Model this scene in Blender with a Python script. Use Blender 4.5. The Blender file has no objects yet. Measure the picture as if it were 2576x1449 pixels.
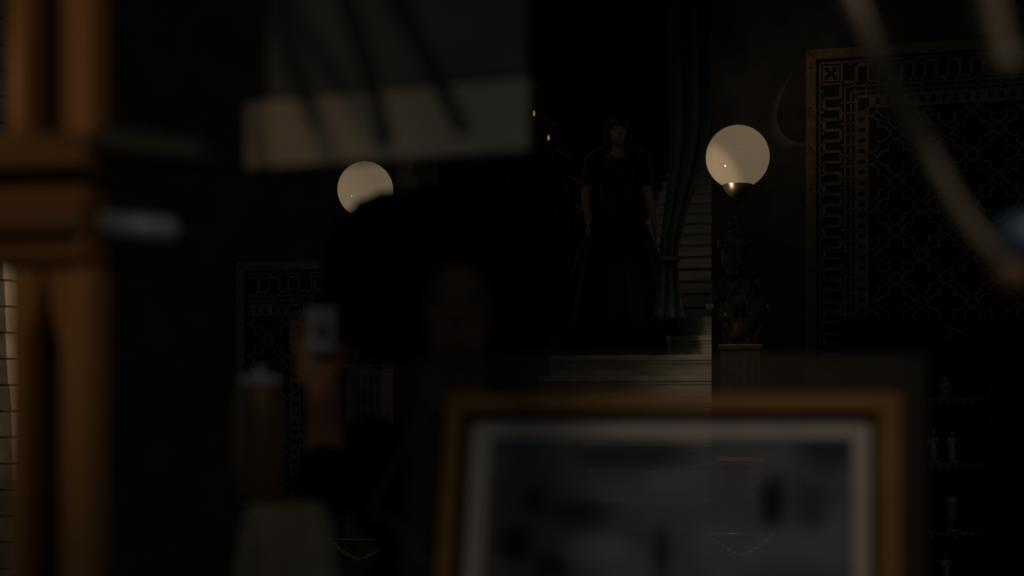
import bpy, bmesh, math, random
from mathutils import Vector, Matrix, noise
random.seed(7)
C = bpy.context.scene
COL = C.collection
R = math.radians
# ------------------------------------------------------------------ camera
F, CX, HZ, EYE = 3578.0, 1288.0, 1000.0, 1.5      # focal length in pixels of a 2576 px wide frame, eye level row
def P(px, py, d):                                 # a point at depth d seen at a pixel
    return Vector(((px-CX)/F*d, d, EYE+(HZ-py)/F*d))
cd = bpy.data.cameras.new('camera'); cam = bpy.data.objects.new('camera', cd); COL.objects.link(cam)
cd.lens = 50.0; cd.sensor_width = 36.0; cd.sensor_fit = 'HORIZONTAL'
cd.shift_y = (HZ-724.5)/2576.0
cam.location = (0, 0, EYE); cam.rotation_euler = (R(90), 0, 0)
cd.dof.use_dof = True; cd.dof.focus_distance = 8.0; cd.dof.aperture_fstop = 1.45
cd.clip_end = 80
C.camera = cam
# ------------------------------------------------------------------ world, exposure, added fill lamps
w = bpy.data.worlds.new('world'); C.world = w; w.use_nodes = True
w.node_tree.nodes['Background'].inputs[0].default_value = (0.75, 0.95, 1.0, 1)
w.node_tree.nodes['Background'].inputs[1].default_value = 0.04
vs = C.view_settings
vs.view_transform = 'Standard'; vs.look = 'None'; vs.gamma = 1.0; vs.exposure = 0.0; vs.use_curve_mapping = False
def spot(name, loc, aim, power, size, blend=0.5, col=(1, .85, .65), rad=0.05):  # unseen fill lamp, added to brighten one subject
    l = bpy.data.lights.new(name, 'SPOT'); l.energy = power; l.spot_size = R(size); l.spot_blend = blend
    l.color = col; l.shadow_soft_size = rad
    o = bpy.data.objects.new(name, l); COL.objects.link(o); o.location = loc
    o.rotation_euler = (Vector(aim)-Vector(loc)).to_track_quat('-Z', 'Y').to_euler()
    return o
G_R, G_L = P(1855.5, 395, 6.75), P(919, 477, 7.28)
spot('globe_fill_right', (-0.40, 5.95, 1.55), G_R+Vector((-.01, .028, -.006)), 44, 9.0, .5, (1, .80, .58), .004)
spot('globe_fill_left', (-2.1, 6.4, 1.75), G_L, 9, 14, .2, (1, .82, .6), .004)
spot('post_fill', (0.1, 0.35, 2.5), (-.63, 1.8, 1.84), 12.5, 40, 1, (1, .67, .38), .06)
spot('picture_fill', (.85, 0.5, 2.9), (.3, 2.0, 1.25), 27, 29, 1, (1, .92, .84), .08)
spot('board_fill', (0.0, 1.25, 1.25), (-.08, 2.0, 1.97), 1.15, 38, .8, (1, .88, .72), .06)
spot('chandelier_fill', (0.1, 0.2, 1.3), (.42, 1.4, 1.75), .6, 40, .8, (1, .82, .6), .06)
spot('stair_fill', (0.25, 6.5, 3.0), (1.62, 9.5, 1.6), 105, 30, 1, (1, .86, .68), .1)
spot('stair_top_fill', (1.3, 8.2, 5.6), (1.35, 9.3, 1.6), 50, 44, 1, (1, .86, .68), .15)
spot('upper_stair_fill', (2.2, 11.6, 4.6), (2.0, 15.0, 3.5), 10, 60, .9, (1, .88, .7), .15)
spot('grille_fill', (0.9, 5.0, 3.5), (1.40, 7.1, 2.95), 6, 32, 1, (1, .72, .42), .1)
spot('pedestal_fill', (0.5, 5.6, 3.2), (1.08, 6.7, 1.2), 26, 22, .8, (1, .72, .42), .05)
spot('pier_fill', (0.2, 5.62, 2.3), (-2.1, 6.0, 1.7), 90, 26, .7, (1, .84, .66), .05)
spot('hand_fill', (-1.1, 1.0, 2.3), (-.34, 2.4, 1.585), 5.5, 10, .9, (1, .86, .72), .04)
spot('gown_fill', (-1.2, 8.6, 5.2), (.5, 11.0, 3.3), 8, 34, .9, (1, .8, .6), .1)
spot('curtain_fill', (0.4, 6.5, 5.5), (1.13, 9.5, 3.4), 6, 26, .9, (.8, .92, 1), .1)

# ------------------------------------------------------------------ materials
def mat(name, col, rough=.6, metal=0.0, var=.25, scale=12, bump=.0, spec=.3, alpha=1.0, emit=None, stretch=(1, 1, 1)):
    m = bpy.data.materials.new(name); m.use_nodes = True
    nt = m.node_tree; N = nt.nodes; b = N['Principled BSDF']; out = N['Material Output']
    b.inputs['Roughness'].default_value = rough; b.inputs['Metallic'].default_value = metal
    b.inputs['Specular IOR Level'].default_value = spec
    tc = N.new('ShaderNodeTexCoord'); mp = N.new('ShaderNodeMapping'); mp.inputs['Scale'].default_value = stretch
    nz = N.new('ShaderNodeTexNoise'); nz.inputs['Scale'].default_value = scale; nz.inputs['Detail'].default_value = 6
    nt.links.new(tc.outputs['Object'], mp.inputs['Vector']); nt.links.new(mp.outputs[0], nz.inputs['Vector'])
    rp = N.new('ShaderNodeValToRGB')
    rp.color_ramp.elements[0].position = .3; rp.color_ramp.elements[1].position = .7
    rp.color_ramp.elements[0].color = tuple(c*(1-var) for c in col)+(1,)
    rp.color_ramp.elements[1].color = tuple(min(1, c*(1+var)) for c in col)+(1,)
    nt.links.new(nz.outputs['Fac'], rp.inputs['Fac']); nt.links.new(rp.outputs[0], b.inputs['Base Color'])
    if bump:
        bp = N.new('ShaderNodeBump'); bp.inputs['Strength'].default_value = bump; bp.inputs['Distance'].default_value = .01
        nt.links.new(nz.outputs['Fac'], bp.inputs['Height']); nt.links.new(bp.outputs[0], b.inputs['Normal'])
    if emit:
        b.inputs['Emission Color'].default_value = emit[:3]+(1,); b.inputs['Emission Strength'].default_value = emit[3]
    if alpha < 1:  # see-through mix imitates the double image in reflecting glass
        t = N.new('ShaderNodeBsdfTransparent'); mx = N.new('ShaderNodeMixShader'); mx.inputs[0].default_value = alpha
        nt.links.new(t.outputs[0], mx.inputs[1]); nt.links.new(b.outputs[0], mx.inputs[2])
        nt.links.new(mx.outputs[0], out.inputs['Surface'])
    return m
M = {}
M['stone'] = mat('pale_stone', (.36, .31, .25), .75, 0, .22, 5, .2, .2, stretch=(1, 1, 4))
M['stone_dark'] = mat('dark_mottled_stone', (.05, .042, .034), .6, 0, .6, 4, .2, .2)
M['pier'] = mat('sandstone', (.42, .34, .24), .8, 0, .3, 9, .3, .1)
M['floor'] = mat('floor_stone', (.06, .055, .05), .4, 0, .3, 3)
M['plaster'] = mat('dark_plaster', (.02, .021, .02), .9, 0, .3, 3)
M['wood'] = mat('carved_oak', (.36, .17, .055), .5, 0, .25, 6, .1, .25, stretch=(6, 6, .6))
M['wood_dark'] = mat('shaded_oak_recess', (.02, .014, .009), .8, 0, .3, 8)  # near-black oak: shade of recess and groove put into the colour
M['bronze'] = mat('bronze', (.10, .065, .035), .42, .6, .45, 14, .5, .5)
M['grille'] = mat('bronze_grille', (.16, .10, .05), .55, .3, .3, 18, .1)
M['brass'] = mat('brass', (.55, .33, .12), .35, .8, .2, 20)
M['steel'] = mat('satin_brass_cup', (.50, .42, .30), .32, .85, .1, 20)
M['black'] = mat('black_lacquer', (.006, .006, .006), .5, 0, .3, 8, spec=.15)
M['gown'] = mat('black_satin', (.008, .008, .008), .55, 0, .4, 30, spec=.2)
M['skin'] = mat('skin', (.32, .17, .10), .55, 0, .12, 20)
M['skin_dim'] = mat('shaded_skin', (.20, .095, .055), .6, 0, .12, 20)  # dimness of the silhouetted figure put into the skin colour
M['hair'] = mat('black_hair', (.004, .004, .004), .8, 0, .4, 60, spec=.05)
M['cloth_dark'] = mat('black_wool', (.006, .006, .0065), .95, 0, .3, 60, spec=.03)
M['hair_brown'] = mat('dark_brown_hair', (.035, .022, .015), .6, 0, .4, 60, spec=.2, stretch=(4, 4, 1))
M['strap'] = mat('brown_leather', (.06, .032, .016), .6, 0, .2, 20)
M['linen'] = mat('beige_linen', (.22, .18, .13), .9, 0, .2, 30, .1)
M['jar'] = mat('brown_glazed_clay', (.09, .05, .022), .4, 0, .3, 10)
M['eye'] = mat('dark_eye', (.03, .025, .02), .2, 0, .2, 20)
M['wood_deep'] = mat('darker_oak', (.20, .095, .035), .5, 0, .25, 6, .1, .25, stretch=(.6, .6, 6))  # deeper oak tone for the mouldings of the post
M['lid'] = mat('pale_blue_enamel', (.25, .32, .38), .4, 0, .1, 12)
M['grey'] = mat('grey_painted_board', (.035, .036, .036), .7, 0, .1, 6)
M['pale_grey'] = mat('pale_grey_plastic', (.19, .195, .20), .5, 0, .08, 8)
M['blue_grey'] = mat('pale_blue_grey_metal', (.20, .29, .38), .4, .2, .1, 8)
M['cream'] = mat('cream_board', (.36, .30, .235), .8, 0, .12, 4)
M['slate'] = mat('dull_grey_board', (.10, .10, .09), .85, 0, .3, 5)
M['arm_tan'] = mat('tan_lacquered_metal', (.15, .105, .066), .5, .1, .2, 20)
M['arm_dark'] = mat('dark_iron', (.012, .013, .013), .6, .2, .2, 20)
M['bulb'] = mat('frosted_blue_glass', (.08, .13, .16), .3, 0, .1, 12)
M['orange'] = mat('orange_wood', (.22, .115, .06), .5, 0, .2, 12)
M['velvet'] = mat('dark_blue_velvet', (.035, .05, .058), .9, 0, .3, 20, spec=.1)
M['gold'] = mat('gilt_wood', (.32, .15, .038), .45, .1, .2, 14, .1, alpha=.68)
M['border'] = mat('overlay_brown_border', (.06, .04, .024), .6, 0, .2, 10, alpha=.34)  # translucency stands in for an overlaid reflection, as on gilt and mount
M['mat'] = mat('cream_mount', (.58, .47, .39), .85, 0, .08, 10, alpha=.72)
M['red'] = mat('red_tape', (.25, .02, .015), .7, 0, .1, 10)
M['amber'] = mat('amber_bulb', (.6, .35, .08), .4, 0, .1, 10, emit=(1, .55, .08, .35))
M['globe'] = mat('opal_glass', (.52, .43, .32), .05, 0, .05, 3, spec=.5, emit=(1, .72, .43, .115))  # faint emission stands in for outside light scattered in the glass
M['candle'] = mat('gilt_figurine', (.30, .22, .12), .4, .5, .4, 25)

def print_material():
    """black-and-white group photograph, out of focus: soft dark heads on greys (flat print), see-through to imitate an overlaid glass reflection"""
    m = bpy.data.materials.new('photo_print'); m.use_nodes = True; nt = m.node_tree; N = nt.nodes; L = nt.links
    b = N['Principled BSDF']; b.inputs['Roughness'].default_value = .7
    tc = N.new('ShaderNodeTexCoord')
    nz = N.new('ShaderNodeTexNoise'); nz.inputs['Scale'].default_value = 9; nz.inputs['Detail'].default_value = 3
    L.new(tc.outputs['Object'], nz.inputs['Vector'])
    rp = N.new('ShaderNodeValToRGB'); rp.color_ramp.elements[0].position = .35; rp.color_ramp.elements[1].position = .68
    rp.color_ramp.elements[0].color = (.105, .10, .115, 1); rp.color_ramp.elements[1].color = (.23, .215, .225, 1)
    L.new(nz.outputs['Fac'], rp.inputs['Fac'])
    last = rp.outputs[0]
    s = 2.0/F
    for px, py, rx, ry, col in [(1290, 1368, 62, 62, (.012, .016, .02)), (1392, 1425, 58, 60, (.01, .014, .018)), (1945, 1262, 48, 95, (.006, .006, .008)),
                                (1470, 1290, 110, 50, (.03, .035, .045)), (2085, 1120, 95, 90, (.045, .043, .055)), (1345, 1265, 34, 40, (.03, .034, .042)),
                                (1600, 1145, 190, 60, (.04, .037, .042)), (2040, 1270, 50, 90, (.07, .068, .08)), (1665, 1390, 34, 90, (.03, .034, .04)),
                                (1500, 1385, 120, 48, (.24, .235, .24)), (2000, 1370, 150, 50, (.22, .215, .225)), (1790, 1370, 70, 70, (.20, .20, .215)), (1410, 1150, 50, 100, (.22, .18, .18))]:
        c = P(px, py, 2.0)
        mp = N.new('ShaderNodeMapping'); mp.vector_type = 'TEXTURE'
        mp.inputs['Location'].default_value = (c.x-PIC0.x, 0, c.z-PIC0.z); mp.inputs['Scale'].default_value = (rx*s, 1, ry*s)
        L.new(tc.outputs['Object'], mp.inputs['Vector'])
        gr = N.new('ShaderNodeTexGradient'); gr.gradient_type = 'SPHERICAL'; L.new(mp.outputs[0], gr.inputs['Vector'])
        r2 = N.new('ShaderNodeMapRange'); r2.inputs['From Max'].default_value = .55; L.new(gr.outputs['Fac'], r2.inputs['Value'])
        mx = N.new('ShaderNodeMixRGB'); mx.inputs[2].default_value = col+(1,)
        L.new(r2.outputs[0], mx.inputs[0]); L.new(last, mx.inputs[1]); last = mx.outputs[0]
    L.new(last, b.inputs['Base Color'])
    t = N.new('ShaderNodeBsdfTransparent'); ms = N.new('ShaderNodeMixShader'); ms.inputs[0].default_value = .54
    L.new(t.outputs[0], ms.inputs[1]); L.new(b.outputs[0], ms.inputs[2]); L.new(ms.outputs[0], N['Material Output'].inputs['Surface'])
    return m

# ------------------------------------------------------------------ mesh helpers (world coordinates)
def BM(): return bmesh.new()
def hexa(bm, pts):                                # 8 points: bottom ring 0-3, top ring 4-7
    v = [bm.verts.new(p) for p in pts]
    for f in ((3, 2, 1, 0), (4, 5, 6, 7), (0, 1, 5, 4), (1, 2, 6, 5), (2, 3, 7, 6), (3, 0, 4, 7)):
        bm.faces.new([v[i] for i in f])
def box(bm, x0, x1, y0, y1, z0, z1, T=None):
    p = [(x0, y0, z0), (x1, y0, z0), (x1, y1, z0), (x0, y1, z0), (x0, y0, z1), (x1, y0, z1), (x1, y1, z1), (x0, y1, z1)]
    hexa(bm, [T(*q) if T else Vector(q) for q in p])
def prism(bm, poly, y0, y1, T=None):              # polygon in x,z pushed from y0 to y1
    a = [bm.verts.new(T(x, y0, z) if T else (x, y0, z)) for x, z in poly]
    b = [bm.verts.new(T(x, y1, z) if T else (x, y1, z)) for x, z in poly]
    bm.faces.new(a); bm.faces.new(b[::-1]); n = len(a)
    for i in range(n): bm.faces.new((a[i], b[i], b[(i+1) % n], a[(i+1) % n]))
def ribbon(bm, pts, wd, y0, y1, closed=False, T=None):   # a flat bar following pts (x,z), depth y0..y1
    n = len(pts); L_, R_ = [], []
    for i in range(n):
        p = Vector(pts[i])
        if closed: q0, q1 = Vector(pts[i-1]), Vector(pts[(i+1) % n])
        else: q0, q1 = Vector(pts[max(i-1, 0)]), Vector(pts[min(i+1, n-1)])
        t = (q1-q0).normalized(); nn = Vector((-t.y, t.x))*wd/2
        L_.append(p+nn); R_.append(p-nn)
    mk = lambda p, y: bm.verts.new(T(p.x, y, p.y) if T else (p.x, y, p.y))
    a = [(mk(l, y0), mk(r, y0), mk(r, y1), mk(l, y1)) for l, r in zip(L_, R_)]
    for i in range(n if closed else n-1):
        A, B = a[i], a[(i+1) % n]
        for k in range(4): bm.faces.new((A[k], A[(k+1) % 4], B[(k+1) % 4], B[k]))
    if not closed:
        bm.faces.new(a[0][::-1]); bm.faces.new(a[-1])
def lathe(bm, prof, c, seg=32, fx=1, fy=1):
    rings = []
    for r, z in prof:
        rings.append([bm.verts.new((c[0]+fx*r*math.cos(2*math.pi*i/seg), c[1]+fy*r*math.sin(2*math.pi*i/seg), c[2]+z)) for i in range(seg)])
    for a, b in zip(rings, rings[1:]):
        for i in range(seg): bm.faces.new((a[i], a[(i+1) % seg], b[(i+1) % seg], b[i]))
    bm.faces.new(rings[0][::-1]); bm.faces.new(rings[-1])
def tube(bm, pts, rad, seg=10):
    pts = [Vector(p) for p in pts]; n = len(pts); rings = []
    if not hasattr(rad, '__len__'): rad = [rad]*n
    for i, p in enumerate(pts):
        t = (pts[min(i+1, n-1)]-pts[max(i-1, 0)]).normalized()
        s = t.cross(Vector((0, 1, .01))).normalized() if abs(t.y) < .95 else t.cross(Vector((0, 0, 1))).normalized()
        u_ = t.cross(s)
        rings.append([bm.verts.new(p+rad[i]*(math.cos(a)*s+math.sin(a)*u_)) for a in (2*math.pi*k/seg for k in range(seg))])
    for a, b in zip(rings, rings[1:]):
        for i in range(seg): bm.faces.new((a[i], a[(i+1) % seg], b[(i+1) % seg], b[i]))
    bm.faces.new(rings[0][::-1]); bm.faces.new(rings[-1])
def ell(bm, c, r, seg=20, rings=12, rot=None):
    Mx = Matrix.Translation(c) @ (rot.to_matrix().to_4x4() if rot else Matrix.Identity(4)) @ Matrix.Diagonal((r[0], r[1], r[2], 1))
    bmesh.ops.create_uvsphere(bm, u_segments=seg, v_segments=rings, radius=1, matrix=Mx)
def cap(bm, p0, p1, r0, r1, n=8):                 # tapered limb
    p0, p1 = Vector(p0), Vector(p1)
    tube(bm, [p0.lerp(p1, i/n) for i in range(n+1)], [r0+(r1-r0)*i/n for i in range(n+1)], 14)
    ell(bm, p0, (r0,)*3, 14, 8); ell(bm, p1, (r1,)*3, 14, 8)
def smoothcurve(pts, n=8):                        # Catmull-Rom
    pts = [Vector(p) for p in pts]; out = []
    q = [2*pts[0]-pts[1]]+pts+[2*pts[-1]-pts[-2]]
    for i in range(1, len(q)-2):
        for k in range(n):
            t = k/n; a, b, c, d = q[i-1], q[i], q[i+1], q[i+2]
            out.append(.5*((2*b)+(c-a)*t+(2*a-5*b+4*c-d)*t*t+(3*b-a-3*c+d)*t**3))
    out.append(pts[-1]); return out

def thing(name, label, cat, loc, group=None, kind=None):
    o = bpy.data.objects.new(name, None); COL.objects.link(o); o.location = loc; o.empty_display_size = .1
    if label: o['label'] = label
    if cat: o['category'] = cat
    if group: o['group'] = group
    if kind: o['kind'] = kind
    return o
def rootloc(o):
    v = Vector()
    while o is not None: v += o.location; o = o.parent
    return v
def obj(name, bm, m, parent=None, smooth=False, bevel=0, label=None, loc=None, kind=None):
    bmesh.ops.recalc_face_normals(bm, faces=bm.faces)
    off = rootloc(parent) if parent else Vector((0, 0, 0))
    if loc is not None: off = off*0 + Vector(loc)
    bmesh.ops.translate(bm, verts=bm.verts, vec=-off)
    me = bpy.data.meshes.new(name); bm.to_mesh(me); bm.free()
    o = bpy.data.objects.new(name, me); COL.objects.link(o)
    me.materials.append(M[m] if isinstance(m, str) else m)
    if parent: o.parent = parent
    if loc is not None: o.location = Vector(loc)-(rootloc(parent) if parent else Vector())
    if smooth:
        for p in me.polygons: p.use_smooth = True
    if bevel:
        b = o.modifiers.new('bevel', 'BEVEL'); b.width = bevel; b.segments = 2; b.limit_method = 'ANGLE'
    if label: o['label'] = label
    if kind: o['kind'] = kind
    return o
def tag(o, label, cat, group=None):
    o['label'] = label; o['category'] = cat
    if group: o['group'] = group
    return o
def weld(o, voxel, it=6):
    m = o.modifiers.new('weld', 'REMESH'); m.mode = 'VOXEL'; m.voxel_size = voxel; m.use_smooth_shade = True
    s = o.modifiers.new('relax', 'SMOOTH'); s.factor = .5; s.iterations = it
    return o
# hall axes: u runs along the front of the stairs (right and nearer), n goes up the stairs
TH = R(16); UX, UY = math.cos(TH), -math.sin(TH); NX, NY = math.sin(TH), math.cos(TH)
C0 = Vector((.145, 7.0, 0))
def H(a, s, z): return Vector((C0.x+UX*a+NX*s, C0.y+UY*a+NY*s, z))
def to_as(p): dx, dy = p[0]-C0.x, p[1]-C0.y; return dx*UX+dy*UY, dx*NX+dy*NY
def a_at(px, s):                                  # where the hall line at offset s meets an image column
    k = (px-CX)/F
    return (k*(C0.y+NY*s)-(C0.x+NX*s))/(UX-k*UY)

# ------------------------------------------------------------------ setting
b = BM(); box(b, -7, 7, -1.5, 22, -.1, 0); obj('floor', b, 'floor', kind='structure')
b = BM(); box(b, -7, 7, -1.5, 22, 6.6, 6.7); obj('ceiling', b, 'plaster', kind='structure')
WS = .42                                          # offset of the grille wall behind the lamps
aR, aL = a_at(1790, WS), -.80
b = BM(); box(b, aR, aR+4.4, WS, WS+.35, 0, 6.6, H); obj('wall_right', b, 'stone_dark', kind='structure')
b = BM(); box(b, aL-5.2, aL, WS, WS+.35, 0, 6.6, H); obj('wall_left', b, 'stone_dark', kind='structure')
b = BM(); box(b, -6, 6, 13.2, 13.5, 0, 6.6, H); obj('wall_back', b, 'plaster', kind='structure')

# stone pier at the far left edge, one object per stone
pier = thing('stone_pier', 'pale stone pier in courses with lit edge behind the carved wooden post', 'pier', P(-40, 1790, 6.0).to_tuple()[:2]+(0,))
edge = [(20, -400), (6, 30), (18, 200), (46, 345), (40, 420), (18, 640), (26, 800), (34, 960), (42, 1060), (47, 1250), (52, 1500), (58, 1900)]
def edge_x(y):
    for (x0, y0), (x1, y1) in zip(edge, edge[1:]):
        if y0 <= y <= y1: return x0+(x1-x0)*(y-y0)/(y1-y0)
    return edge[-1][0]
y = 1890
while y > -300:
    hgt = 66; d = 6.0
    z0, z1 = P(0, y, d).z, P(0, y-hgt+5, d).z
    xr0, xr1 = P(edge_x(y), 0, d).x, P(edge_x(y-hgt), 0, d).x
    b = BM(); j = random.uniform(-.004, .004); ch = .022
    x0 = P(-150, 0, d).x
    hexa(b, [(x0, d, z0), (xr0-ch+j, d, z0), (xr0-ch+j, d+.3, z0), (x0, d+.3, z0), (x0, d, z1), (xr1-ch+j, d, z1), (xr1-ch+j, d+.3, z1), (x0, d+.3, z1)])
    hexa(b, [(xr0-ch+j, d, z0), (xr0+j, d+.035, z0), (xr0+j, d+.3, z0), (xr0-ch+j, d+.3, z0), (xr1-ch+j, d, z1), (xr1+j, d+.035, z1), (xr1+j, d+.3, z1), (xr1-ch+j, d+.3, z1)])
    bmesh.ops.remove_doubles(b, verts=b.verts, dist=.0005)
    obj('stone', b, 'pier', pier); y -= hgt
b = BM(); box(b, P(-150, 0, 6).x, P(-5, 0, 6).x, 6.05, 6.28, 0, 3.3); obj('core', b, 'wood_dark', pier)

# ------------------------------------------------------------------ staircase: every step a part
st = thing('stone_staircase', 'wide pale stone staircase rising between the two globe lamps to a landing', 'staircase', H(0, -.1, 0))
RZ, TR = .15, .30
def s_k(k): return -.416+TR*k
hwL, hwR = .785, aR-.012
for k in range(1, 14):
    b = BM(); s = s_k(k)
    box(b, -hwL, hwR, s+.02, s_k(k+1)+.03, max(0, RZ*(k-1)), RZ*k-.04, H)
    box(b, -hwL, hwR, s-.012, s_k(k+1)+.03, RZ*k-.04, RZ*k, H)
    box(b, -hwL, hwR, s+.004, s+.02, RZ*k-.062, RZ*k-.043, H)
    obj('step', b, 'stone', st, bevel=.006)
b = BM(); box(b, -2.1, 2.1, s_k(14)-.012, s_k(14)+2.9, RZ*13, RZ*14, H); obj('landing', b, 'stone', st, bevel=.006)
up = thing('upper_staircase', 'upper stone flight climbing from the landing behind the blue curtain', 'staircase', H(0, s_k(14)+2.6, RZ*14))
SU = s_k(14)+2.55
for k in range(1, 17):
    b = BM(); s = SU+TR*(k-1)
    box(b, -1.15, 1.5, s+.03, s+TR+.05, RZ*(13+k)+.003, RZ*(14+k)-.045, H)
    box(b, -1.15, 1.5, s-.012, s+TR+.03, RZ*(14+k)-.045, RZ*(14+k), H)
    obj('step', b, 'stone', up, bevel=.006)
# sloping side rail left of the woman; pale bars imitate highlights on stair nosings
rail = thing('side_banister', 'dark sloping banister with pale bars for nosing glints rising up to the left behind the woman', 'banister', P(1470, 800, 12.0).to_tuple()[:2]+(RZ*14,))
cl = [(1254, 46), (1300, 132), (1345, 217), (1383, 306), (1420, 386), (1452, 455), (1468, 528)]
for px, py in cl:
    b = BM(); p = P(px-20, py-11, 12.0); q = P(px+20, py+11, 12.0)
    tube(b, [p, q], .007, 8); obj('nosing_glint', b, 'stone', rail)
b = BM(); tube(b, [P(px-16, py+16, 12.06) for px, py in [(1200, -50)]+cl]+[P(1478, 600, 12.06)], .03, 10); obj('handrail', b, 'black', rail, smooth=True)
for px, py in cl[1:]:
    b = BM(); p = P(px-16, py+16, 12.06); tube(b, [p, Vector((p.x, p.y, RZ*14))], .014, 8); obj('baluster', b, 'black', rail, smooth=True)
for px, py in ((1343, 285), (1380, 346)):
    b = BM(); c = P(px, py, 12.0); lathe(b, [(.003, -.022), (.007, -.015), (.008, 0), (.005, .014), (.002, .022)], c, 12)
    obj('amber_bulb', b, 'amber', rail, smooth=True)

# blue curtain gathered to the lower left
cu = thing('velvet_curtain', 'dark blue velvet curtain gathered at its foot between woman and globe lamp', 'curtain', P(1690, 640, 9.6).to_tuple())
b = BM(); rows = [(-260, 1672, 1800), (30, 1678, 1790), (200, 1682, 1788), (340, 1686, 1784), (430, 1684, 1762), (520, 1674, 1732), (600, 1664, 1712), (660, 1660, 1704), (760, 1652, 1714), (800, 1646, 1720)]
rows = smoothcurve([(r[0], r[1], r[2]) for r in rows], 5); grid = []
for r in rows:
    g = []
    for i in range(49):
        t = i/48; p = P(r[1]+(r[2]-r[1])*t, r[0], 9.6)
        g.append(b.verts.new((p.x, p.y+.045*math.cos(t*2*math.pi*2.5)*(.5+.5*abs(r[2]-r[1])/110), p.z)))
    grid.append(g)
for ga, gb in zip(grid, grid[1:]):
    for i in range(48): b.faces.new((ga[i], ga[i+1], gb[i+1], gb[i]))
o = obj('drape', b, 'velvet', cu, smooth=True); sm = o.modifiers.new('thick', 'SOLIDIFY'); sm.thickness = .01
b = BM(); c = P(1683, 655, 9.6); lathe(b, [(.066, -.02), (.07, 0), (.066, .02)], c, 24, 1, .85); obj('tie_band', b, 'velvet', cu, smooth=True)
b = BM(); p, q = P(1640, -262, 9.6), P(1840, -262, 9.6); tube(b, [p, q], .02, 10); tube(b, [q+Vector((-.05, 0, 0)), Vector((q.x-.05, q.y, 6.6))], .01, 8); tube(b, [p+Vector((.05, 0, 0)), Vector((p.x+.05, p.y, 6.6))], .01, 8)
obj('curtain_rod', b, 'bronze', cu)

# ------------------------------------------------------------------ fretwork grilles on the wall
def lattice_pieces(bm, x0, x1, z0, z1, y0, y1, T, h=.118):
    nx, nz = int(round((x1-x0)/h)), int(round((z1-z0)/h))
    cr = .026; wd = .0085
    def clip(pts):
        seg = []
        for p in pts:
            if x0-.001 <= p[0] <= x1+.001 and z0-.001 <= p[1] <= z1+.001: seg.append(p)
            else:
                if len(seg) > 1: yield seg
                seg = []
        if len(seg) > 1: yield seg
    for i in range(nx+1):
        for k in range(nz+1):
            cx, cz = x0+.01+i*h, z1-.01-k*h
            if (i+k) % 2 == 0:
                pts = [(cx+cr*math.cos(t), cz+cr*math.sin(t)) for t in (2*math.pi*j/20 for j in range(21))]
            else:
                pts = []; tip = h-cr-.003
                half = [(.030, .030), (.042, .036), (.056, .037), (.070, .029), (.080, .017), (.086, .008), (tip, 0)]
                for q in range(4):
                    ca, sa = [(1, 0), (0, 1), (-1, 0), (0, -1)][q]
                    side = [(r, -w_) for r, w_ in half]+[(r, w_) for r, w_ in half[-2::-1]]
                    pts += [(cx+r*ca-w_*sa, cz+r*sa+w_*ca) for r, w_ in side]
                pts.append(pts[0])
            for seg in clip(pts): ribbon(bm, seg, wd, y0, y1, False, T)
def key_strip(bm, L0, L1, o0, o1, y0, y1, T, vertical, per=.104, wd=.015):
    n = max(2, int((L1-L0)/per)); per = (L1-L0)/n; pts = []
    for i in range(n):
        t = L0+i*per; pts += [(t, o0), (t+per*.5, o0), (t+per*.5, o1), (t+per, o1)]
    for p, q in zip(pts, pts[1:]):
        (t0, a0), (t1, a1) = p, q; h_ = wd/2
        lo, hi, oa, ob = min(t0, t1)-h_, max(t0, t1)+h_, min(a0, a1)-h_, max(a0, a1)+h_
        if vertical: box(bm, oa, ob, y0, y1, lo, hi, T)
        else: box(bm, lo, hi, y0, y1, oa, ob, T)
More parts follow.
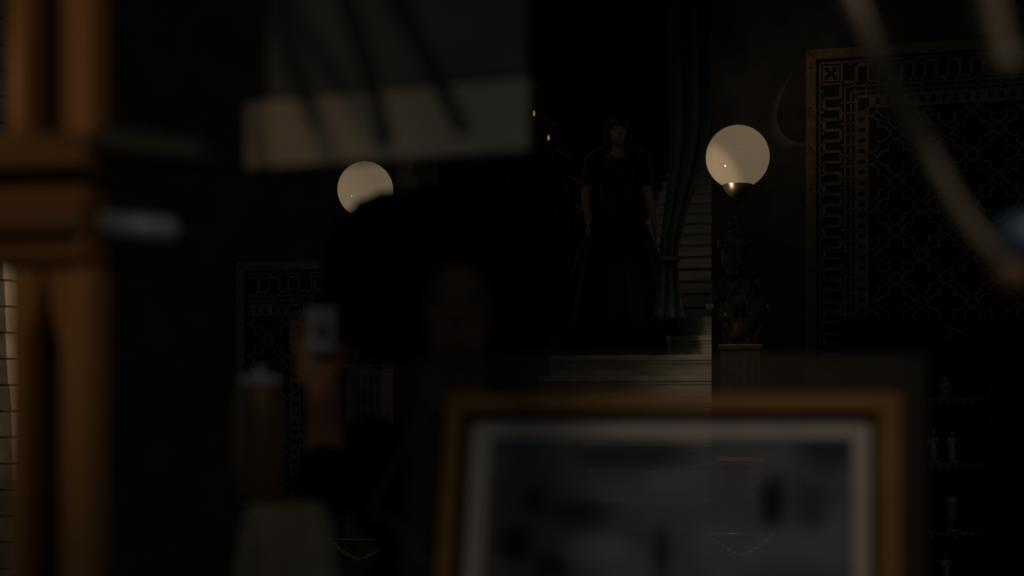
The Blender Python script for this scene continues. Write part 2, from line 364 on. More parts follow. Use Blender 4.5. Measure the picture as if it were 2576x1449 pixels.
def grille(a0, a1, z0, z1, label, flip=False):
    g = thing('fretwork_grille', label, 'grille', H((a0+a1)/2, WS-.03, z0))
    T = (lambda x, y, z: H(a1-(x-a0), WS-y, z)) if flip else (lambda x, y, z: H(x, WS-y, z))
    fw = .052
    b = BM()                                                     # outer flat frame, mitred bars
    for poly in ([(a0, z1), (a1, z1), (a1-fw, z1-fw), (a0+fw, z1-fw)], [(a0, z0), (a0, z1), (a0+fw, z1-fw), (a0+fw, z0+fw)],
                 [(a1, z1), (a1, z0), (a1-fw, z0+fw), (a1-fw, z1-fw)], [(a1, z0), (a0, z0), (a0+fw, z0+fw), (a1-fw, z0+fw)]):
        prism(b, poly, 0, .04, T)
    obj('outer_frame', b, 'grille', g, bevel=.003)
    b = BM(); box(b, a0+.02, a1-.02, .001, .004, z0+.02, z1-.02, T); obj('dark_backing', b, 'black', g)
    x0, zt = a0+fw+.012, z1-fw-.012
    y0, y1 = .012, .026
    cs = .115                                                    # corner square
    def fr(bm, xa, xb, za, zb, wd=.011):
        box(bm, xa, xb, y0, y1, zb-wd, zb, T); box(bm, xa, xb, y0, y1, za, za+wd, T); box(bm, xa, xa+wd, y0, y1, za, zb, T); box(bm, xb-wd, xb, y0, y1, za, zb, T)
    b = BM(); fr(b, x0, x0+cs, zt-cs, zt); box(b, x0+.018, x0+cs-.018, y0, y1, zt-cs+.018, zt-.018, T); obj('corner_plate', b, 'grille', g); b = BM()
    for q in range(4):                                           # four-petal rosette hole, outlined
        ang = math.pi/4+q*math.pi/2; cx, cz = x0+cs/2, zt-cs/2
        pts = [(cx+r*math.cos(ang)-w_*math.sin(ang), cz+r*math.sin(ang)+w_*math.cos(ang)) for r, w_ in [(0, 0), (.010, .008), (.017, .007), (.026, .014), (.033, .009), (.044, 0), (.033, -.009), (.026, -.014), (.017, -.007), (.010, -.008)]]
        prism(b, pts, y1, y1+.002, T)
    obj('corner_rosette', b, 'black', g)
    b = BM()                                                     # Greek key down the side and along the top
    key_strip(b, z0+fw+.03, zt-cs-.012, x0+.024, x0+.105, y0, y1, T, True)
    box(b, x0, x0+.008, y0, y1, z0+fw, zt-cs, T)
    zz = z0+fw+.03
    while zz < zt-cs-.03: box(b, x0, x0+.024, y0, y1, zz, zz+.011, T); zz += .052
    obj('key_border_side', b, 'grille', g)
    b = BM()
    key_strip(b, x0+cs+.012, a1-fw-.02, zt-.105, zt-.024, y0, y1, T, False)
    box(b, x0+cs, a1-fw, y0, y1, zt-.008, zt, T)
    xx = x0+cs+.03
    while xx < a1-fw-.03: box(b, xx, xx+.011, y0, y1, zt-.024, zt, T); xx += .052
    obj('key_border_top', b, 'grille', g)
    x2, zt2 = x0+cs+.006, zt-cs-.006
    b = BM()                                                     # double bars with rungs, then a slotted band
    for i, o_ in enumerate((0, .028)):
        box(b, x2+o_, x2+o_+.010, y0, y1, z0+fw, zt2-o_, T); box(b, x2+o_, a1-fw, y0, y1, zt2-o_-.010, zt2-o_, T)
    zz = z0+fw+.02
    while zz < zt2-.05: box(b, x2-.018, x2+.05, y0, y1, zz, zz+.010, T); zz += .052
    xx = x2+.05
    while xx < a1-fw-.02: box(b, xx, xx+.010, y0, y1, zt2-.05, zt2+.018, T); xx += .052
    obj('rung_border', b, 'grille', g)
    b = BM(); xa, xb = x2+.05, x2+.118; zb, za = zt2-.05, zt2-.118
    box(b, xa, xa+.018, y0, y1, z0+fw, zb, T); box(b, xb-.018, xb, y0, y1, z0+fw, za+.018, T)
    box(b, xa, a1-fw, y0, y1, zb-.018, zb, T); box(b, xb-.018, a1-fw, y0, y1, za, za+.018, T)
    zz = z0+fw
    while zz < za: box(b, xa+.018, xb-.018, y0, y1, zz, zz+.034, T); zz += .052
    xx = xb
    while xx < a1-fw: box(b, xx, xx+.034, y0, y1, za+.018, zb-.018, T); xx += .052
    obj('slotted_band', b, 'grille', g)
    b = BM(); lattice_pieces(b, xb, a1-fw, z0+fw, za, y0, y1, T); obj('quatrefoil_lattice', b, 'grille', g)
    zz = z1-.09
    while zz > z0+.05:                                           # rivets on the frame
        b = BM(); p = T(a0+.026, .041, zz); ell(b, p, (.005,)*3, 8, 6); obj('rivet', b, 'black', g); zz -= .20
    return g
gt = P(2028, 130, (C0.y+NY*WS)+UY*a_at(2028, WS)).z
grille(a_at(2028, WS), a_at(2028, WS)+1.55, 1.05, gt, 'tall bronze fretwork grille with quatrefoils and key border right of the globe lamp')
al = a_at(862, WS)
grille(al-.62, al, .9, 2.25, 'dim bronze fretwork grille behind the jar on the left', flip=True)

# ------------------------------------------------------------------ newel lamps
def newel(G, label, full=True, r=.15, lean=.0):
    g = Vector(G); k = .001887
    c = Vector((g.x+.024, g.y, 0)); ZZ = lambda y: g.z+(395-y)*k
    root = thing('newel_lamp', label, 'lamp', c)
    aa, ss = to_as(c)
    def Q(x, y, z): return H(aa+x, ss+y, z)
    h = .099
    b = BM(); box(b, -h-.03, h+.03, -h-.03, h+.03, 0, .12, Q); box(b, -h, h, -h, h, .12, ZZ(1168), Q); obj('pedestal', b, 'bronze', root, bevel=.004)
    b = BM(); box(b, -h-.012, h+.012, -h-.012, h+.012, ZZ(1168), ZZ(1160), Q); box(b, -h-.018, h+.018, -h-.018, h+.018, ZZ(1160), ZZ(1154), Q); box(b, -h-.008, h+.008, -h-.008, h+.008, ZZ(1154), ZZ(1148), Q)
    obj('moulding', b, 'brass', root, bevel=.002)
    b = BM(); y0 = -h-.008                                    # relief on the pedestal: keyed pilasters, scalloped apron
    for sx in (-.05, .05):
        prism(b, [(sx-.03, ZZ(1245)), (sx-.03, ZZ(1225)), (sx-.012, ZZ(1212)), (sx-.012, ZZ(1188)), (sx+.014, ZZ(1188)), (sx+.014, ZZ(1212)), (sx+.03, ZZ(1225)), (sx+.03, ZZ(1245)), (sx+.012, ZZ(1300)), (sx-.012, ZZ(1300))], y0, -h+.004, Q)
    obj('relief', b, 'bronze', root, bevel=.002)
    b = BM(); ribbon(b, [(-h, ZZ(1215)), (-.07, ZZ(1222)), (-.02, ZZ(1212)), (0, ZZ(1224)), (.02, ZZ(1212)), (.07, ZZ(1222)), (h, ZZ(1215))], .006, -h-.012, -h+.002, False, Q); obj('scallop', b, 'brass', root)
    for x_, y_ in ((-.03, 1205), (.03, 1205), (.075, 1205), (-.085, 1225), (.088, 1228)):
        b = BM(); ell(b, Q(x_, -h-.006, ZZ(y_)), (.005,)*3, 8, 6); obj('stud', b, 'brass', root)
    b = BM(); box(b, -h+.006, h-.006, -h+.006, h-.006, ZZ(1148), ZZ(880), Q); box(b, -h-.004, h+.004, -h-.004, h+.004, ZZ(880), ZZ(868), Q)
    for i in range(5): x_ = -.07+.035*i; tube(b, [Q(x_, -h+.005, ZZ(1140)), Q(x_, -h+.005, ZZ(900))], .009, 8)
    for i in range(3):
        x_ = -.06+.06*i; prism(b, [(x_-.02, ZZ(1147)), (x_, ZZ(1118)), (x_+.02, ZZ(1147))], -h-.006, -h+.01, Q)
    obj('shaft', b, 'bronze', root, bevel=.002)
    # draped bronze half-figure carrying the stem
    b = BM(); T_ = lambda px, py, dy=0: Vector((g.x+(px-1855)*k, g.y+dy, ZZ(py)))
    ell(b, T_(1842, 650, -.03), (.056, .062, .078)); ell(b, T_(1846, 612, -.0), (.08, .075, .066)); ell(b, T_(1838, 662, -.098), (.013, .018, .018)); ell(b, T_(1838, 690, -.07), (.036, .04, .04))
    cap(b, T_(1845, 690), T_(1850, 560), .04, .03)
    ell(b, T_(1855, 738), (.105, .085, .12)); cap(b, T_(1808, 705), T_(1898, 705), .045, .045); ell(b, T_(1862, 820), (.085, .075, .14))
    for sgn, px in ((-1, 1800), (1, 1908)):
        cap(b, T_(1850+sgn*45, 715, -.01), T_(px, 762, -.03), .035, .026); cap(b, T_(px, 762, -.03), T_(1855+sgn*36, 800, -.09), .026, .02)
    for i in range(11):
        t = i/10; px = 1806+t*104; q = .045*math.cos((t-.5)*3)
        tube(b, smoothcurve([T_(1835+t*40, 700, -.05-q*.6), T_(px+8*math.sin(i*2.1), 770, -.075-q*.5), T_(px*0.6+1862*.4+10*math.sin(i*1.3), 850, -.07-q*.4), T_(px*.5+1868*.5, 878, -.05)], 6), [.012+.006*math.sin(j*.9+i) for j in range(19)], 8)
    for i in range(16):
        a = i*2.4; ell(b, T_(1840+26*math.cos(a), 612+22*math.sin(a), -.03-.04*math.sin(i)), (.017, .017, .017), 10, 8)
    o = obj('bronze_figure', b, 'bronze', root); weld(o, .005, 3)
    for px in (1782, 1918):
        b = BM(); p = T_(px, 772, -.05); box(b, p.x-.014, p.x+.014, p.y-.03, p.y+.04, p.z-.012, p.z+.012); obj('bracket_block', b, 'brass', root, bevel=.003)
    b = BM(); lathe(b, [(.012, ZZ(568)), (.022, ZZ(560)), (.014, ZZ(548)), (.009, ZZ(530)), (.011, ZZ(505)), (.02, ZZ(498))], (g.x, g.y, 0), 20); obj('stem', b, 'bronze', root, smooth=True)
    b = BM(); lathe(b, [(.02, ZZ(498)), (.045, ZZ(489)), (.062, ZZ(477)), (.072, ZZ(464)), (.077, ZZ(457)), (.074, ZZ(454)), (.05, ZZ(456))], (g.x, g.y, 0), 40); obj('cup', b, 'steel', root, smooth=True)
    b = BM(); th = math.acos(min(1, (464-395)*k/r)) if r > .13 else .6
    prof = [(r*math.sin(t), -r*math.cos(t)) for t in [th*.95+(math.pi-th*.95-.02)*i/30 for i in range(31)]]
    lathe(b, prof, g, 64); obj('glass_globe', b, 'globe', root, smooth=True)
    # gilt rope swag looped across the front
    b = BM(); sag = smoothcurve([T_(1772, 1338, -.13), T_(1800, 1362, -.16), T_(1838, 1383, -.18), T_(1868, 1380, -.17), T_(1905, 1358, -.15), T_(1930, 1340, -.13)], 8)
    for ph in (0, math.pi):
        tube(b, [p+.006*Vector((math.cos(i*1.1+ph), 0, math.sin(i*1.1+ph))) for i, p in enumerate(sag)], .0055, 8)
    ell(b, sag[0], (.013,)*3, 10, 8); ell(b, sag[-1], (.013,)*3, 10, 8)
    box(b, sag[0].x, sag[-1].x, g.y-.125, g.y-.09, sag[0].z-.006, sag[0].z+.006)
    obj('rope_swag', b, 'brass', root, smooth=True)
    return root
newel(G_R, 'bronze newel lamp with whole cream glass globe beside the fretwork grille')
newel(G_L, 'bronze newel lamp whose cream globe is half hidden behind the dark head', r=.1425)

# ------------------------------------------------------------------ woman in black gown on the stairs
def woman():
    base = H(-.37, s_k(13)+.14, RZ*13); W = lambda x, y, z: base+Vector((x, y, z))
    root = thing('person', 'woman standing on the stairs in a full black gown, arms held down at her sides', 'person', base)
    b = BM(); hz = 1.53
    ell(b, W(0, .0, hz), (.072, .088, .108)); ell(b, W(0, -.035, hz-.055), (.05, .055, .055))
    ell(b, W(0, -.092, hz-.015), (.012, .018, .022), 10, 8)
    for sx in (-1, 1):
        ell(b, W(sx*.074, .01, hz-.01), (.012, .02, .03), 10, 8); ell(b, W(sx*.028, -.083, hz+.012), (.014, .010, .009), 10, 8)
    ell(b, W(0, -.083, hz-.056), (.024, .010, .008), 10, 8)
    cap(b, W(0, .02, hz-.07), W(0, .02, 1.34), .05, .052)
    ell(b, W(0, .02, 1.25), (.15, .09, .13)); ell(b, W(0, .02, 1.05), (.115, .085, .14)); ell(b, W(0, .02, .9), (.14, .10, .12))
    for sx, hx, hz_, ex in ((-1, .20, .74, .24), (1, .255, .72, .235)):
        sh, el, wr = W(sx*.155, .02, 1.335), W(sx*ex, .03, 1.06), W(sx*(hx+.015), -.04, .84)
        cap(b, sh, el, .046, .036); cap(b, el, wr, .036, .024)
        pc = W(sx*(hx+.02), -.055, .785); ell(b, pc, (.022, .036, .048), 14, 10)
        for i in range(4):
            f0 = pc+Vector((0, -.028+.019*i, -.03)); ln = (.05, .062, .058, .045)[i]
            f1 = f0+Vector((sx*.004, -.004, -ln*.55)); f2 = f1+Vector((-sx*.008, -.002, -ln*.5)); cap(b, f0, f1, .0095, .0088, 3); cap(b, f1, f2, .0088, .007, 3)
        t0 = pc+Vector((-sx*.004, -.034, .018)); t1 = t0+Vector((-sx*.006, -.028, -.03)); cap(b, t0, t1, .0105, .009, 3); cap(b, t1, t1+Vector((0, -.004, -.026)), .009, .007, 3)
        cap(b, W(sx*.07, .02, .9), W(sx*.075, .02, .48), .075, .05); cap(b, W(sx*.075, .02, .48), W(sx*.075, .03, .08), .048, .03); cap(b, W(sx*.075, .03, .045), W(sx*.08, -.06, .03), .034, .026)
    weld(obj('body', b, 'skin', root), .0065, 4)
    b = BM()                                                  # hair: parted bob swept back
    ell(b, W(0, .012, hz+.048), (.092, .104, .092)); ell(b, W(0, .075, hz-.03), (.088, .06, .12))
    for sx in (-1, 1): ell(b, W(sx*.078, .012, hz-.03), (.028, .06, .10))
    o = weld(obj('hair', b, 'hair_brown', root), .009, 4)
    for sx in (-1, 1):
        b = BM(); ell(b, W(sx*.031, -.079, hz+.012), (.011, .011, .008), 10, 8); obj('eye', b, 'eye', root, smooth=True)
    # gown: bodice with scoop neck, puffed sleeves, full pleated skirt whose hem follows the steps
    b = BM(); seg = 96; rings = []
    prof = [(1.375, .135, .075), (1.33, .158, .098), (1.26, .158, .106), (1.18, .142, .106), (1.08, .122, .095), (1.0, .125, .098), (.94, .16, .13), (.8, .235, .20), (.6, .31, .28), (.4, .37, .34), (.2, .42, .385), (.0, .455, .42)]
    for z, rx, ry in prof:
        rg = []
        for i in range(seg):
            a = 2*math.pi*i/seg; fold = 1+(.05*math.sin(13*a+z*1.5)+.025*math.sin(29*a))*max(0, (1.0-z))
            x, y_ = rx*math.cos(a)*fold, .02+ry*math.sin(a)*fold
            zz = z
            if z > 1.3: zz = z-.05*max(0, -math.sin(a))*(1 if z > 1.35 else .4)
            p = W(x, y_, zz)
            if z < .45:
                a_, s_ = to_as(p); kk = math.floor((s_+.416+.02)/TR); zs = RZ*min(14, max(11, kk))+.006
                t = (.45-z)/.45; p.z = p.z*(1-t)+t*(zs) if z <= .001 else max(p.z, zs+.01)
            rg.append(b.verts.new(p))
        rings.append(rg)
    for r0, r1 in zip(rings, rings[1:]):
        for i in range(seg): b.faces.new((r0[i], r1[i], r1[(i+1) % seg], r0[(i+1) % seg]))
    o = obj('gown', b, 'gown', root, smooth=True); sm = o.modifiers.new('thick', 'SOLIDIFY'); sm.thickness = .006
    for sx in (-1, 1):
        b = BM(); ell(b, W(sx*.175, .02, 1.315), (.075, .075, .085)); cap(b, W(sx*.17, .02, 1.33), W(sx*.215, .025, 1.17), .068, .058)
        weld(obj('sleeve', b, 'gown', root), .008, 3)
        b = BM(); tube(b, smoothcurve([W(sx*.10, -.055, 1.40), W(sx*.15, -.06, 1.385), W(sx*.20, -.055, 1.36), W(sx*.235, -.04, 1.32)], 5), .006, 8); obj('shoulder_braid', b, 'grille', root, label='dull metallic braid over the shoulder')
    b = BM(); pts = [W(.085*math.cos(a), -.035-.075*abs(math.sin(a)), 1.385-.06*abs(math.sin(a))) for a in (math.pi*j/16 for j in range(17))]
    for p in pts: ell(b, p, (.007,)*3, 8, 6)
    obj('necklace', b, 'grille', root)
woman()

# ------------------------------------------------------------------ dark etagere with figurines
D0 = 6.25
def E(px, py, dd=0): return P(px, py, D0+dd)
ca = thing('display_cabinet', 'tall black display cabinet with open shelf niche in front of the grille', 'cabinet', (E(2400, 0).x, D0+.2, 0))
zt = P(0, 800, D0).z; xl, xr = E(2140, 0).x, E(2680, 0).x; nl, nr = E(2322, 0).x, E(2480, 0).x; nt_ = E(0, 925).z
b = BM(); box(b, xl, nl, D0, D0+.22, 0, zt-.03); box(b, nr, xr, D0, D0+.22, 0, zt-.03); box(b, nl, nr, D0, D0+.22, nt_, zt-.03); box(b, nl, nr, D0+.2, D0+.22, 0, nt_); box(b, nl, nr, D0, D0+.2, 0, .5)
obj('carcass', b, 'black', ca)
b = BM(); box(b, xl-.012, xr+.01, D0-.02, D0+.23, zt-.03, zt); obj('cornice', b, 'black', ca, bevel=.004)
shz = []
for yy in (1001, 1166, 1340):
    z = E(0, yy).z; b = BM(); box(b, nl, nr, D0+.02, D0+.2, z-.012, z); n = 7; x0, x1 = E(2325, 0).x, E(2445, 0).x
    for i in range(n): x = x0+(x1-x0)*i/(n-1); box(b, x-.006, x+.008, D0+.006, D0+.03, z-.028, z-.004)
    obj('shelf', b, 'slate', ca, bevel=.001); shz.append(z)
z4 = E(0, 1470).z; b = BM(); box(b, nl, nr, D0+.02, D0+.2, z4-.012, z4); obj('shelf', b, 'slate', ca); shz.append(z4)
def figurine(px, z, h, label, kind):
    c = Vector((E(px, 0, .08).x, D0+.09, z)); root = thing('figurine', label, 'figurine', c, 'figurines in the black cabinet')
    b = BM(); lathe(b, [(.03*h/.12, 0), (.032*h/.12, .006), (.02*h/.12, .012), (.014*h/.12, .016)], c, 18); obj('base', b, 'candle', root, smooth=True)
    W = lambda x, y, zz: c+Vector((x*h, y*h, zz*h)); b = BM()
    if kind == 'vase':
        lathe(b, [(.08*h, .11*h), (.13*h, .3*h), (.17*h, .6*h), (.2*h, .85*h), (.23*h, 1*h), (.2*h, 1*h)], c, 18); obj('vase', b, 'candle', root, smooth=True); return
    if kind == 'seated':
        ell(b, W(0, 0, .3), (.26*h, .2*h, .2*h)); ell(b, W(0, .02, .58), (.16*h, .13*h, .2*h)); ell(b, W(0, 0, .87), (.09*h, .1*h, .12*h))
        for s in (-1, 1): cap(b, W(s*.16, 0, .68), W(s*.24, -.08, .42), .055*h, .045*h, 3); cap(b, W(s*.24, -.08, .42), W(s*.05, -.18, .36), .045*h, .035*h, 3)
    else:
        cap(b, W(0, 0, .15), W(0, 0, .55), .15*h, .10*h, 4); ell(b, W(0, 0, .66), (.12*h, .09*h, .14*h)); ell(b, W(0, 0, .9), (.07*h, .075*h, .09*h))
        for s in (-1, 1): cap(b, W(s*.11, 0, .74), W(s*.17, -.05, .55), .04*h, .035*h, 3); cap(b, W(s*.17, -.05, .55), W(s*.06, -.13, .6+s*.08), .035*h, .03*h, 3)
    weld(obj('figure', b, 'candle', root), .12*h/12, 1)
figurine(2378, shz[0], .10, 'small seated gilt figurine on the topmost shelf of the black cabinet', 'seated')
figurine(2348, shz[1], .15, 'left gilt figurine of the pair on the second cabinet shelf', 'standing')
figurine(2396, shz[1], .145, 'right gilt figurine of the pair on the second cabinet shelf', 'standing')
figurine(2393, shz[2], .155, 'flared gilt vase alone on the third cabinet shelf', 'vase')
figurine(2382, shz[3], .13, 'gilt figurine on the lowest visible cabinet shelf', 'standing')
b = BM()
c = E(2393, 826); s = D0/F
prism(b, [(c.x+x*s, c.z-y*s) for x, y in ((-13, 27), (-6, 28), (10, -27), (4, -29))], D0-.006, D0)
prism(b, [(c.x+x*s, c.z-y*s) for x, y in ((-24, -10), (-22, -15), (27, 8), (25, 13))], D0-.010, D0-.005)
tag(obj('red_cross', b, 'red', loc=(c.x, D0, c.z)), 'red X of two crossed strips on the black cabinet', 'mark')

# ------------------------------------------------------------------ photographer silhouette nearer the camera
def photographer():
    D = 2.6; base = Vector((P(1150, 0, D).x, D+.06, 0)); root = thing('person', 'person in silhouette with big dark hair raising one hand beside the face', 'person', base)
    W = lambda px, py, dy=0: P(px, py, D)+Vector((0, dy, 0)); hc = W(1150, 770, .03)
    X = lambda x, y_, z: Vector((base.x+x, base.y+y_, z))
    b = BM()
    ell(b, hc, (.078, .095, .115)); ell(b, hc+Vector((0, -.035, -.06)), (.054, .06, .058)); ell(b, hc+Vector((0, -.10, -.015)), (.013, .02, .025), 10, 8)
    for sx in (-1, 1): ell(b, hc+Vector((sx*.08, .01, -.01)), (.013, .022, .032), 10, 8); ell(b, hc+Vector((sx*.03, -.089, .012)), (.015, .010, .009), 10, 8)
    ell(b, hc+Vector((0, -.09, -.06)), (.026, .010, .009), 10, 8)
    cap(b, hc+Vector((0, .02, -.08)), X(0, .0, 1.42), .056, .06)
    ell(b, X(0, 0, 1.30), (.165, .10, .15)); ell(b, X(0, 0, 1.08), (.14, .095, .16)); ell(b, X(0, 0, .92), (.155, .105, .12))
    for sx in (-1, 1):
        cap(b, X(sx*.085, 0, .9), X(sx*.09, 0, .5), .085, .055); cap(b, X(sx*.09, 0, .5), X(sx*.09, .02, .09), .055, .035); cap(b, X(sx*.09, .02, .045), X(sx*.1, -.14, .035), .04, .03)
    sh, el, wr = X(-.16, 0, 1.40), W(858, 1205, -.22), W(842, 985, -.14)
    cap(b, sh, el, .05, .04); cap(b, el, wr, .039, .027)
    pc = W(822, 930, -.14); ell(b, pc, (.036, .022, .045), 14, 10)
    for i in range(4):                                        # fingers curl round the small camera
        f0 = pc+Vector((-.030+.0195*i, -.004, .03)); ln = (.046, .060, .064, .052)[i]
        f1 = f0+Vector((-.003+.002*i, -.006, ln*.6)); f2 = f1+Vector((.004, -.022, ln*.34)); f3 = f2+Vector((.002, -.016, -.006))
        cap(b, f0, f1, .0095, .009, 3); cap(b, f1, f2, .009, .008, 3); cap(b, f2, f3, .008, .007, 3)
    t0 = pc+Vector((.03, -.008, -.012)); t1 = t0+Vector((.022, -.02, .024)); t2 = t1+Vector((-.004, -.016, .022)); cap(b, t0, t1, .012, .010, 3); cap(b, t1, t2, .010, .008, 3)
    sh2, el2, wr2 = X(.16, 0, 1.40), X(.26, -.02, 1.14), X(.16, -.16, 1.0)
    cap(b, sh2, el2, .05, .04); cap(b, el2, wr2, .039, .027); p2 = X(.125, -.19, .985); ell(b, p2, (.045, .022, .03), 14, 10)
    for i in range(4):
        f0 = p2+Vector((-.035, -.004, .025-.017*i)); cap(b, f0, f0+Vector((-.034, -.004, -.004)), .0095, .009, 3); cap(b, f0+Vector((-.034, -.004, -.004)), f0+Vector((-.056, .014, -.008)), .009, .007, 3)
    cap(b, p2+Vector((.0, -.01, .026)), p2+Vector((-.035, -.022, .046)), .011, .008, 3)
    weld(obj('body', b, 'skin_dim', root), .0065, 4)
    for sx in (-1, 1):
        b = BM(); ell(b, hc+Vector((sx*.032, -.086, .012)), (.012, .011, .008), 10, 8); obj('eye', b, 'eye', root, smooth=True)
    b = BM(); hcc = W(1120, 690, .09)                          # wide curly hair
    bmesh.ops.create_icosphere(b, subdivisions=6, radius=1); kk = 2.69/2.6
    for v in b.verts:
        d = v.co.normalized(); nz = noise.noise(d*7)*.03+noise.noise(d*17)*.03
        q = (abs(d.x)**2.6+abs(d.y)**2.6+abs(d.z)**2.6)**(-1/2.6)*(1+nz)
        v.co = hcc+Vector((d.x*.225*kk*q, d.y*.15*q, d.z*.1635*kk*q))
        fx, fz = v.co.x-hc.x, v.co.z-hc.z                      # leave the face open
        if d.y < 0 and (fx/.085)**2+((fz+.02)/.10)**2 < 1: v.co.y = max(v.co.y, hc.y-.02)
    obj('hair', b, 'hair', root, smooth=True)
    b = BM()                                                  # long dark coat
    ell(b, X(0, .01, 1.32), (.205, .13, .15)); ell(b, X(0, .01, 1.1), (.185, .13, .2)); cap(b, X(0, .01, 1.0), X(0, .01, .55), .17, .2); ell(b, X(0, .02, 1.44), (.10, .08, .07))
    cap(b, sh, sh.lerp(el, .97), .068, .056); cap(b, el, el.lerp(wr, .15), .056, .05); cap(b, sh2, el2, .068, .056); cap(b, el2, el2.lerp(wr2, .8), .056, .044)
    weld(obj('coat', b, 'cloth_dark', root), .009, 5)
    b = BM(); tube(b, smoothcurve([X(-.06, -.06, 1.47), W(950, 1255, -.10), W(1000, 1300, -.11), W(1060, 1380, -.12), X(.08, -.13, 1.08), X(.16, -.09, .92)], 8), .014, 8); obj('strap', b, 'strap', root, smooth=True, label='brown leather strap across the chest')
    # the camera held in the hand is a thing of its own
    cc = pc+Vector((.006, -.034, .058)); cm = thing('compact_camera', 'small pale grey camera held up in the raised hand', 'camera', cc)
    b = BM(); box(b, cc.x-.018, cc.x+.034, cc.y-.014, cc.y+.011, cc.z-.035, cc.z+.045); obj('camera_body', b, 'pale_grey', cm, bevel=.006)
    b = BM(); tube(b, [cc+Vector((.008, -.014, .006)), cc+Vector((.008, -.026, .006))], .010, 20); obj('lens', b, 'slate', cm, smooth=True)
    b = BM(); lathe(b, [(.006, .044), (.006, .05)], cc+Vector((.02, 0, 0)), 12); obj('shutter_button', b, 'black', cm)
photographer()

# ------------------------------------------------------------------ carved wooden post, near left
D = 1.8; pr = thing('carved_post', 'carved brown wooden post with tall slots, blurred at the left edge', 'post', (P(138, 0, D).x, D, 0))
def V(px, py): p = P(px, py, D); return p.x, p.z
def plate(bm, polys, y0, y1):
    for poly in polys: prism(bm, [V(*q) for q in poly], y0, y1)
topy, boty = -300, HZ+EYE*F/D
xl_, xr_, s0, s1 = 40, 244, 80, 172
b = BM(); plate(b, [[(xl_, 352), (s0, 352), (s0, topy), (xl_, topy)]], D-.03, D+.05); obj('stile', b, 'wood', pr, bevel=.006)
b = BM(); plate(b, [[(s1, 352), (xr_, 352), (xr_, topy), (s1, topy)]], D-.03, D+.05); obj('stile', b, 'wood', pr, bevel=.006)
b = BM(); plate(b, [[(xl_, topy), (xr_, topy), (xr_, topy-90), (xl_, topy-90)]], D-.03, D+.05); obj('top_block', b, 'wood', pr, bevel=.006)
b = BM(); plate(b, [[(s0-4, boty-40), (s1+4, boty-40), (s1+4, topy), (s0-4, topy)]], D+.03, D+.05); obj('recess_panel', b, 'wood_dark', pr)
bands = [(352, 388, .04), (388, 442, .055), (442, 486, .012), (486, 540, .05), (540, 606, .075), (606, 672, .05)]
for y0, y1, pj in bands:
    b = BM(); x0, x1 = (-30, 242) if pj > .02 else (-20, 236)
    prism(b, [V(x0, y1), V(x1, y1-8), V(x1, y0-8), V(x0, y0)], D-pj, D+.055)
    obj('moulding' if pj > .02 else 'groove', b, 'wood_deep' if pj > .02 else 'wood_dark', pr, bevel=.005)
b = BM(); plate(b, [[(xl_, boty), (s0-4, boty), (s0-4, 870), (98, 800), (118, 690), (118, 672), (xl_, 672)]], D-.03, D+.05); obj('lancet_side', b, 'wood', pr, bevel=.005)
b = BM(); plate(b, [[(xr_-4, boty), (s1, boty), (s1, 870), (152, 800), (134, 690), (134, 680), (118, 672), (xr_, 672)]], D-.03, D+.05); obj('lancet_side', b, 'wood', pr, bevel=.005)
# two stub shelves fixed to the post
b = BM(); prism(b, [(P(244, 0, 1.84).x, P(0, 392, 1.84).z), (P(530, 0, 1.84).x, P(0, 422, 1.84).z), (P(530, 0, 1.84).x, P(0, 372, 1.84).z), (P(244, 0, 1.84).x, P(0, 332, 1.84).z)], 1.78, 1.9)
tag(obj('wall_shelf', b, 'grey', bevel=.003, loc=P(246, 360, 1.84)), 'dim grey sloping shelf board jutting right from the carved post', 'shelf')
b = BM(); p, q = P(240, 562, 1.83), P(418, 576, 1.83); tube(b, [p, p.lerp(q, .5), q], [.016, .017, .016], 16)
ell(b, q, (.016, .016, .016), 16, 10)
tag(obj('rail_bar', b, 'blue_grey', smooth=True, loc=p), 'short pale blue-grey bar jutting right from the carved post', 'bar')

# ------------------------------------------------------------------ hanging board and chandeliers
DB = 2.0; bd = thing('hanging_board', 'long cream board with dull grey upper panel hanging above the dark head', 'board', P(980, 300, DB))
b = BM(); prism(b, [(P(*q, DB).x, P(*q, DB).z) for q in ((622, 428), (1330, 376), (1330, 198), (622, 262))], DB-.012, DB+.012); obj('fascia', b, 'cream', bd, bevel=.003)
b = BM(); prism(b, [(P(*q, DB).x, P(*q, DB).z) for q in ((672, 258), (1324, 200), (1324, -140), (672, -120))], DB+.0, DB+.02); obj('upper_panel', b, 'slate', bd, bevel=.003)
for px in (700, 1300):
    b = BM(); p = P(px, -100, DB+.012); tube(b, [p, Vector((p.x, p.y, 6.6))], .004, 8); obj('hanging_rod', b, 'black', bd)
def chandelier(name, label, m, stem, arms, D, rad, tipm=None):
    top = P(stem[0], stem[1], D); root = thing(name, label, 'chandelier', top)
    b = BM(); lathe(b, [(.01, -.05), (.03, -.03), (.04, 0), (.03, .05), (.012, .08), (.008, 6.6-top.z)], top, 16); obj('stem', b, m, root, smooth=True)
    for pts, r_ in arms:
        c = [P(px, py, dd) for px, py, dd in pts]
        b = BM(); sc = smoothcurve(c, 10); n = len(sc); tube(b, sc, [r_*(1-.25*i/(n-1)) for i in range(n)], 12); obj('arm', b, m, root, smooth=True)
        if tipm:
            e = c[-1]; b = BM(); ell(b, e, (.019, .019, .019), 16, 12); obj('knob', b, tipm, root, smooth=True)
            b = BM(); lathe(b, [(.012, .012), (.024, .022), (.028, .034), (.026, .05), (.016, .06)], e+Vector((.012, 0, -.004)), 18); obj('shade', b, 'bulb', root, smooth=True)
        else:
            b = BM(); ell(b, c[-1], (r_*.95,)*3, 14, 10); obj('knob', b, m, root, smooth=True)
    return root
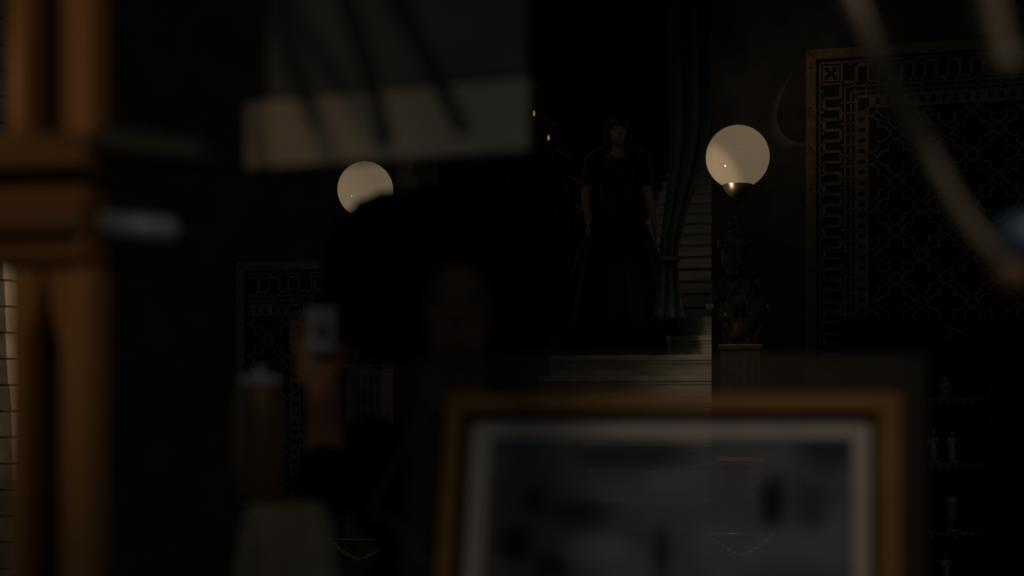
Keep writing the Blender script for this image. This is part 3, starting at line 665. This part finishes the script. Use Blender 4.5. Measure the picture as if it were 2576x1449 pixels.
chandelier('chandelier', 'tan chandelier with long curved arms sweeping down at the upper right', 'arm_tan', (1990, -420),
           [([(1995, -400, 1.45), (2085, -160, 1.43), (2150, 20, 1.4), (2240, 210, 1.4), (2330, 390, 1.4), (2430, 560, 1.4), (2545, 690, 1.4)], .0125)], 1.45, .014, 'orange')
chandelier('chandelier', 'tan chandelier with one short ribbed arm at the upper right corner', 'arm_tan', (2380, -520),
           [([(2385, -500, 1.32), (2440, -280, 1.3), (2475, -60, 1.3), (2497, 60, 1.3), (2524, 160, 1.3)], .0165)], 1.32, .016)
chandelier('chandelier', 'dark iron chandelier with three curved arms in front of the cream board', 'arm_dark', (690, -460),
           [([(700, -440, 1.72), (810, -160, 1.7), (890, 60, 1.7), (930, 190, 1.7), (968, 345, 1.7)], .012),
            ([(700, -440, 1.72), (900, -160, 1.7), (1010, 20, 1.7), (1080, 160, 1.7), (1160, 315, 1.7)], .012),
            ([(700, -440, 1.72), (700, -160, 1.7), (720, 60, 1.7), (760, 220, 1.7), (792, 300, 1.7)], .008)], 1.72, .011)

# ------------------------------------------------------------------ framed photograph on a console table
DP = 2.0; PIC0 = P(1690, 1000, DP); PIC0 = Vector((PIC0.x, DP, 1.0))
fr_ = thing('framed_photo', 'large gilt-framed black-and-white group photograph with pale mount, blurred at the bottom', 'picture', PIC0)
def VP(px, py): p = P(px, py, DP); return (p.x, p.z)
def ring(o, i, y0, y1, m, name):                  # o,i = (left, top, right, bottom) in pixels, left edges lean slightly
    def q(r): l, t, rr, bt = r; sl = (bt-t)*.062; return [(l, t), (rr, t), (rr, bt), (l-sl, bt)]
    A, B = q(o), q(i)
    for k, side in enumerate(('top', 'right', 'bottom', 'left')):
        b = BM(); prism(b, [VP(*A[k]), VP(*A[(k+1) % 4]), VP(*B[(k+1) % 4]), VP(*B[k])], y0, y1)
        obj(name, b, m, fr_, bevel=.002)
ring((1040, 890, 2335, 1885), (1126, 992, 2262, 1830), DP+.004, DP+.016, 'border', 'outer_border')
ring((1126, 992, 2262, 1830), (1160, 1034, 2200, 1795), DP-.016, DP+.014, 'gold', 'gilt_rail')
ring((1160, 1034, 2200, 1795), (1188, 1058, 2192, 1780), DP-.004, DP+.012, 'wood_dark', 'inner_slip')
ring((1188, 1058, 2192, 1780), (1236, 1104, 2146, 1740), DP+.002, DP+.010, 'mat', 'mount')
b = BM(); prism(b, [VP(1236, 1104), VP(2146, 1104), VP(2146, 1740), VP(1236-39, 1740)], DP+.006, DP+.010); obj('print', b, print_material(), fr_, label='blurred black-and-white photograph of a group')
zt_ = P(0, 1885, DP).z
tb = thing('console_table', 'black console table under the gilt-framed photograph', 'table', (PIC0.x, DP, 0))
b = BM(); box(b, -.16, .62, DP-.06, DP+.2, zt_-.03, zt_); obj('tabletop', b, 'black', tb, bevel=.004)
for x in (-.13, .59):
    for y_ in (DP-.04, DP+.18):
        b = BM(); tube(b, [(x, y_, 0), (x, y_, zt_-.03)], [.014, .02], 10); obj('leg', b, 'black', tb)
b = BM(); box(b, .2, .26, DP+.016, DP+.06, zt_, zt_+.3); obj('prop', b, 'black', fr_)

# ------------------------------------------------------------------ draped stand with lidded jar
DS = 2.2; c = P(700, 1262, DS); sd = thing('draped_stand', 'dim beige linen draped over a stand below the jar', 'stand', (c.x, DS, 0))
b = BM(); seg = 72; rings = []; ztop = c.z
for z, r in ((ztop, .0), (ztop, .05), (ztop-.004, .062), (ztop-.03, .072), (ztop-.12, .084), (ztop-.3, .10), (.5, .13)):
    rings.append([b.verts.new((c.x+.012+(r*(1+.10*math.sin(9*t)*min(1, (ztop-z)*6)))*math.cos(t)*.95, DS+r*(1+.1*math.sin(9*t)*min(1, (ztop-z)*6))*math.sin(t), z-(.01*math.sin(5*t) if z < .6 else 0))) for t in (2*math.pi*i/seg for i in range(seg))])
for r0, r1 in zip(rings, rings[1:]):
    for i in range(seg): b.faces.new((r0[i], r0[(i+1) % seg], r1[(i+1) % seg], r1[i]))
bmesh.ops.remove_doubles(b, verts=b.verts, dist=.0001)
obj('drape', b, 'linen', sd, smooth=True)
b = BM(); lathe(b, [(.09, 0), (.09, .02), (.02, .04), (.018, ztop-.02), (.05, ztop-.004)], (c.x+.012, DS, 0), 20); obj('pedestal', b, 'black', sd, smooth=True)
jc = Vector((P(655, 0, DS).x, DS, ztop)); k = DS/F; hj = (1262-962)*k
jr = thing('lidded_jar', 'dim brown jar with pale blue lid standing on the draped stand', 'jar', jc)
b = BM(); lathe(b, [(.030, 0), (.038, .01), (.041, hj*.4), (.041, hj*.75), (.034, hj*.93), (.03, hj)], jc, 32); obj('jar_body', b, 'jar', jr, smooth=True)
b = BM(); lathe(b, [(.033, hj-.004), (.034, hj+.006), (.02, hj+.012), (.006, hj+.014), (.008, hj+.022), (.003, hj+.026)], jc, 32); obj('lid', b, 'lid', jr, smooth=True)
